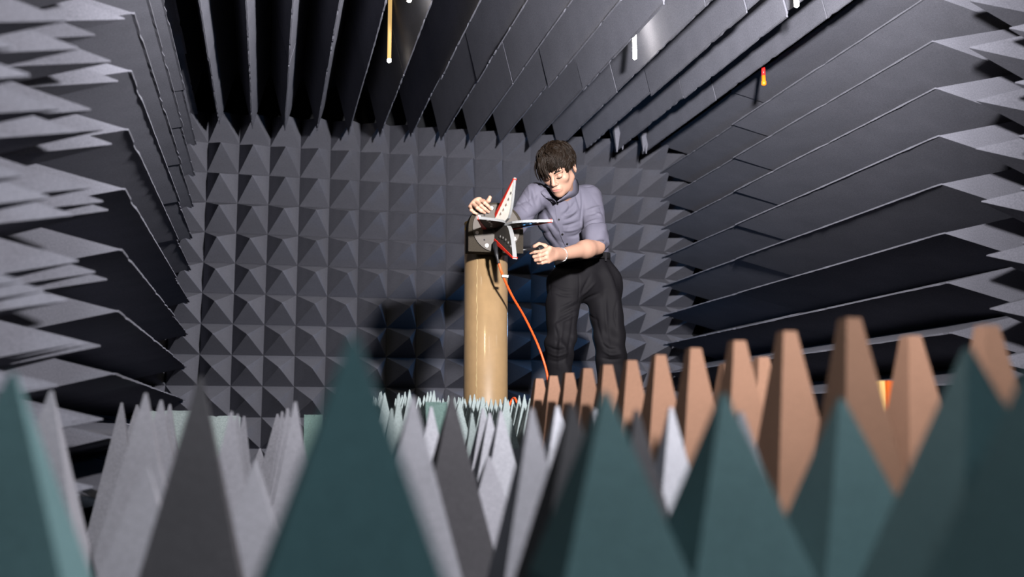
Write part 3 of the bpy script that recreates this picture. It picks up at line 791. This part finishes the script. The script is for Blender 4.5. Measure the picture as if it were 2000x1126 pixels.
# trim below the belt line
shirt = nmesh('shirt', sv, sq, 'shirt_cloth', man); tag(shirt, 'grey violet button-up shirt with rolled sleeves')
bvh = BVHTree.FromPolygons([tuple(v) for v in sv.tolist()], sq.tolist())
CAMP = Vector((0, 0, CZ))
def hit(px, py, tree=bvh):
    d = Vector(P(px, py, 5.0)) - CAMP; r = tree.ray_cast(CAMP, d.normalized()); return r
# placket and buttons
pl = [(1085, 392), (1088, 402), (1090, 416), (1092, 430), (1095, 444), (1099, 458), (1104, 470), (1109, 480), (1114, 492)]
V, Fc = [], []
for k, (px, py) in enumerate(pl):
    for dx in (-4.5, 4.5):
        h_ = hit(px + dx, py)
        q = h_[0] + h_[1] * .0035 if h_[0] else Vector(P(px + dx, py, 4.85)); V.append(np.array(q))
for k in range(len(pl) - 1): Fc.append((2 * k, 2 * k + 1, 2 * k + 3, 2 * k + 2))
part('placket', (V, Fc), 'shirt_cloth', shirt, True)
for px, py in ((1087.5, 398), (1091.6, 428), (1098, 456), (1108, 475)):
    h_ = hit(px, py)
    if h_[0]:
        c, nn = np.array(h_[0]), np.array(h_[1]); part('button', cyl(c + nn * .0035, c + nn * .007, .0052, 12), 'belt_leather', shirt)
# collar: two flaps and a band
def flap(pts, off=.006):
    V, V2 = [], []
    for q in pts: V.append(np.array(q))
    return V
def patch(A, B, nu=8, th=.004):
    """ruled strip between polylines A and B, with thickness"""
    A, B = spline(A, 4), spline(B, 4); V, Fc = [], []; m = len(A)
    for k in range(m):
        for t in (0, .5, 1): V.append(A[k] * (1 - t) + B[k] * t)
    n1 = len(V); c = np.mean(V, 0)
    for k in range(m - 1):
        for j in range(2): a = 3 * k + j; Fc.append((a, a + 1, a + 4, a + 3))
    nr = np.cross(A[m // 2] - A[0], B[m // 2] - A[m // 2]); nr /= np.linalg.norm(nr)
    V2 = [v + nr * th for v in V]; Fc2 = [tuple(n1 + i for i in q[::-1]) for q in Fc]
    rim = [3 * k for k in range(m)] + [3 * (m - 1) + 1] + [3 * k + 2 for k in range(m - 1, -1, -1)] + [1]
    Fr = [(rim[i], rim[(i + 1) % len(rim)], rim[(i + 1) % len(rim)] + n1, rim[i] + n1) for i in range(len(rim))]
    return V + V2, Fc + Fc2 + Fr
# collar right side in the picture (his left) and left side
def onshirt(px, py, Yd, off=.006):
    h_ = hit(px, py)
    return np.array(h_[0] + h_[1] * off) if h_[0] and abs(h_[0].y - Yd) < .12 else P(px, py, Yd)
part('collar', patch([P(1119, 350, 4.85), P(1111, 362, 4.785), P(1106, 377, 4.755), P(1088, 393, 4.735)], [P(1126, 351, 4.89), onshirt(1129, 366, 4.83), onshirt(1123, 382, 4.80, .008), onshirt(1090, 396, 4.76)]), 'shirt_cloth', shirt, True)
part('collar', patch([P(1063, 362, 4.78), P(1069, 372, 4.75), P(1077, 384, 4.74), P(1086, 393, 4.735)], [P(1055, 364, 4.81), onshirt(1056, 376, 4.78), onshirt(1065, 386, 4.77, .008), onshirt(1085, 396, 4.76)]), 'shirt_cloth', shirt, True)
part('collar', patch([P(1063, 362, 4.79), P(1075, 355, 4.88), P(1100, 349, 4.94), P(1119, 350, 4.86)], [P(1056, 366, 4.82), P(1075, 362, 4.94), P(1104, 357, 4.99), P(1126, 354, 4.91)]), 'shirt_cloth', shirt, True)
# rolled cuff above the left elbow
t0, t1 = SL_ + (EL - SL_) * .66, SL_ + (EL - SL_) * .99
cv = [t0, t0 + (t1 - t0) * .08, t0 + (t1 - t0) * .5, t0 + (t1 - t0) * .56, t0 + (t1 - t0) * .95, t1]
v, q = tube(cv, [.060, .0668, .0655, .0635, .0625, .052], 28)
v = np.array(v); ax = v - t0; ang = np.arctan2(ax @ frame(e1)[0], ax @ frame(e1)[1])
v = v + e1 * (.006 * np.sin(2 * ang))[:, None] + ((v - (t0 + e1 * (ax @ e1)[:, None])) * (.05 * np.sin(5 * ang + 30 * (ax @ e1)))[:, None])
part('rolled_cuff', (v, q), 'shirt_cloth', shirt, True)

# ---- trousers
LG = frameR(np.array([0., 0, 1]), SL_ - SR)
f = Field(np.array([P(1060, 600, 5.0)[0] - .04, 4.9, PT + .01]), np.array([P(1222, 600, 5.2)[0] + .05, 5.36, BC[2] + .07]), .0048)
HT = PEL + np.array([.0, 0, -.045])
f.ell(BC + np.array([0, .0, -.02]), (.141, .110, .09), .04, LG); f.ell(HT + np.array([-.004, .01, -.04]), (.154, .122, .10), .05, LG)
f.cone(HR, KR, .094, .073, .045); f.cone(KR, AR, .073, .066, .03)
f.cone(HL, KL, .098, .075, .045); f.cone(KL, AL, .075, .068, .03)
top = BC[2] + .008
def trouser_folds(q):
    u = q @ LG[:, 0]; z = q[:, 2]; y = q[:, 1]
    w1 = np.sin(9 * z + 14 * y) + .7 * np.sin(21 * u)
    a = .0062 * np.sin(38 * (z * .45 + u * .9) + 2.2 * w1) * np.clip((top - z) / .10, 0, 1)
    b = .0075 * np.sin(60 * (z + .35 * u) + 1.5 * w1) * np.exp(-((z - (KR[2] + .02)) / .10) ** 2)
    return a + b
folds(f, trouser_folds)
g = f.ax[2][None, None, :]; f.d = np.maximum(f.d, g - top - .16 * (f.ax[0][:, None, None] - BC[0])); f.d = np.maximum(f.d, np.broadcast_to(PT + .03 - g, f.d.shape))
tv, tq = f.mesh()
tv = creases(tv, tq, 870, 470, [
    (-4, 1.3, [(1370, 280), (1376, 450), (1372, 560), (1362, 650)]), (-4, 1.4, [(1165, 300), (1085, 380), (1075, 470), (1085, 560)]), (-4, 1.5, [(1690, 300), (1740, 400), (1765, 500)]),
    (-7, 2.6, [(1372, 640), (1280, 690), (1170, 745)]), (6, 2.4, [(1360, 600), (1270, 650), (1180, 690)]), (-6, 2.6, [(1350, 720), (1260, 760), (1130, 830)]), (6, 2.4, [(1340, 760), (1240, 810), (1120, 870)]),
    (-7, 2.6, [(1390, 640), (1470, 590), (1570, 540)]), (6, 2.4, [(1390, 570), (1460, 510), (1540, 430)]), (-6, 2.6, [(1395, 540), (1440, 450), (1490, 350)]), (-6, 2.6, [(1330, 560), (1220, 560), (1100, 520)]), (5, 2.4, [(1320, 500), (1220, 500), (1110, 450)]),
    (5, 3, [(1215, 800), (1190, 960), (1170, 1126), (1160, 1300)]), (-6, 3, [(1310, 730), (1300, 900), (1270, 1100), (1260, 1250)]), (-5, 2.6, [(1120, 860), (1150, 1000), (1130, 1126)]), (5, 3, [(1650, 520), (1645, 700), (1660, 900), (1690, 1200)]),
    (-5, 3, [(1540, 760), (1570, 900), (1640, 1100)]), (-5, 2.6, [(1760, 620), (1740, 760), (1760, 900)]), (-6, 2.6, [(1050, 1080), (1130, 1120), (1220, 1110)]), (6, 2.6, [(1060, 1150), (1150, 1180), (1260, 1150)]), (-6, 2.6, [(1060, 1220), (1150, 1240), (1250, 1200)]),
    (-6, 2.8, [(1600, 1050), (1690, 1110), (1800, 1100)]), (6, 2.6, [(1620, 1130), (1700, 1170), (1800, 1160)]), (-6, 2.6, [(1600, 1200), (1700, 1220), (1800, 1210)]), (-6, 2.6, [(1420, 690), (1470, 760), (1560, 820)])])
trousers = nmesh('trousers', tv, tq, 'trouser_cloth', man); tag(trousers, 'loose black trousers')
tbvh = BVHTree.FromPolygons([tuple(v) for v in tv.tolist()], tq.tolist())
# belt around the waist
V, Fc = [], []; nb_ = 56; rad = []
for k in range(nb_):
    t = 2 * PI * k / nb_; dr = LG[:, 0] * math.cos(t) + LG[:, 1] * math.sin(t); best = .10
    for dz in (-.016, 0, .016):
        o_ = BC + dr * .4; o_ = o_ + np.array([0, 0, dz + .16 * (o_ - BC)[0] * .35])
        for tree in (bvh, tbvh):
            h_ = tree.ray_cast(Vector(o_), Vector(-dr))
            if h_[0] and h_[3] < .34: best = max(best, .4 - h_[3])
    rad.append(best)
rad = np.array(rad); rad = np.maximum(rad, (np.roll(rad, 1) + np.roll(rad, -1)) / 2); rad = (rad + np.roll(rad, 1) + np.roll(rad, -1)) / 3
for k in range(nb_):
    t = 2 * PI * k / nb_
    for dz, rr_ in ((-.0165, .001), (.0165, .001), (.0165, .005), (-.0165, .005)):
        q = BC + (LG[:, 0] * math.cos(t) + LG[:, 1] * math.sin(t)) * (rad[k] + rr_)
        V.append(q + np.array([0, 0, dz + .16 * (q - BC)[0]]))
for k in range(nb_):
    a, b = 4 * k, 4 * ((k + 1) % nb_)
    for j in range(4): Fc.append((a + j, b + j, b + (j + 1) % 4, a + (j + 1) % 4))
belt = part('belt', (V, Fc), 'belt_leather', man, True)
bb = BVHTree.FromPolygons([tuple(v) for v in V], Fc)
def plate(px0, px1, py0, py1, tree, hollow, name, m, par):
    h_ = hit((px0 + px1) / 2, (py0 + py1) / 2, tree)
    c = np.array(h_[0]) if h_[0] else P((px0 + px1) / 2, (py0 + py1) / 2, 5.0); nn = np.array([-.3, -.95, 0]); lt = np.array([.95, -.3, 0]); up = np.array([0, 0, 1.])
    a, b = (px1 - px0) / 2 * .00255, (py1 - py0) / 2 * .00255
    vs = []
    def bx(u0, u1, w0, w1): 
        V = [c + lt * u + up * w_ + nn * d for d in (.0, .007) for w_ in (w0, w1) for u in (u0, u1)]
        return V, [(0, 2, 3, 1), (4, 5, 7, 6), (0, 1, 5, 4), (2, 6, 7, 3), (0, 4, 6, 2), (1, 3, 7, 5)]
    if hollow: vf = join(bx(-a, a, b - .004, b), bx(-a, a, -b, -b + .004), bx(-a, -a + .004, -b, b), bx(a - .004, a, -b, b), bx(-.002, .002, -b, b))
    else: vf = bx(-a, a, -b, b)
    part(name, vf, m, par)
plate(1119, 1135, 505, 521, bb, True, 'buckle', 'buckle_metal', belt)
plate(1159, 1169, 500, 513, bb, False, 'belt_clip', 'buckle_metal', belt)
for px, py in ((1103, 514), (1147, 508), (1183, 501)): plate(px - 2.5, px + 2.5, py - 9, py + 9, bb, False, 'belt_loop', 'trouser_cloth', trousers)
# shoes
for A_, dx in ((AR, -.04), (AL, .0)):
    f = Field(A_ + np.array([-.09, -.24, -.10]), A_ + np.array([.09, .12, .06]), .006)
    z = PT + .038
    f.cone((A_[0], A_[1] + .03, z), (A_[0] + dx, A_[1] - .15, z - .006), .038, .036, .02); f.cone((A_[0], A_[1], z), (A_[0], A_[1], PT + .085), .042, .04, .03)
    f.d = np.maximum(f.d, np.broadcast_to(PT + .002 - f.ax[2][None, None, :], f.d.shape))
    v, q = f.mesh(); nmesh('shoe', v, q, 'shoe_leather', man)
# bracelet
bcent = P(1097, 497, 4.605); ax_ = dirF / np.linalg.norm(dirF); u_, v_, _ = frame(ax_); V = None; vf = []
for k in range(26):
    t = 2 * PI * k / 26; c = bcent + .0315 * (math.cos(t) * u_ + math.sin(t) * v_)
    vf.append(tube([c - v_ * .003, c - v_ * .0015, c + v_ * .0015, c + v_ * .003], [.001, .0032, .0032, .001], 6))
tag(part('bracelet', join(*vf), 'silver_chain', man, True), 'thin silver bead bracelet')

# ------------------------------------------------------------------ screwdriver
s0, s1 = P(1020, 487.5, 4.40), P(1058, 486, 4.505); sd = s1 - s0
scr = empty('screwdriver', s0, 'black screwdriver held in the left hand, pointing at the block', 'screwdriver')
part('tip', cyl(s0, s0 + sd * .16, .0035, 10), 'bright_metal', scr, True)
part('shaft', tube([s0 + sd * .14, s0 + sd * .16, s0 + sd * .80], [.005, .0068, .0068], 14), 'black_rubber', scr, True)
part('handle', tube([s0 + sd * .79, s0 + sd * .80, s0 + sd * .90, s0 + sd * .93, s0 + sd * .96, s0 + sd * 1.0], [.006, .0115, .0115, .019, .019, .015], 18), 'black_rubber', scr, True)
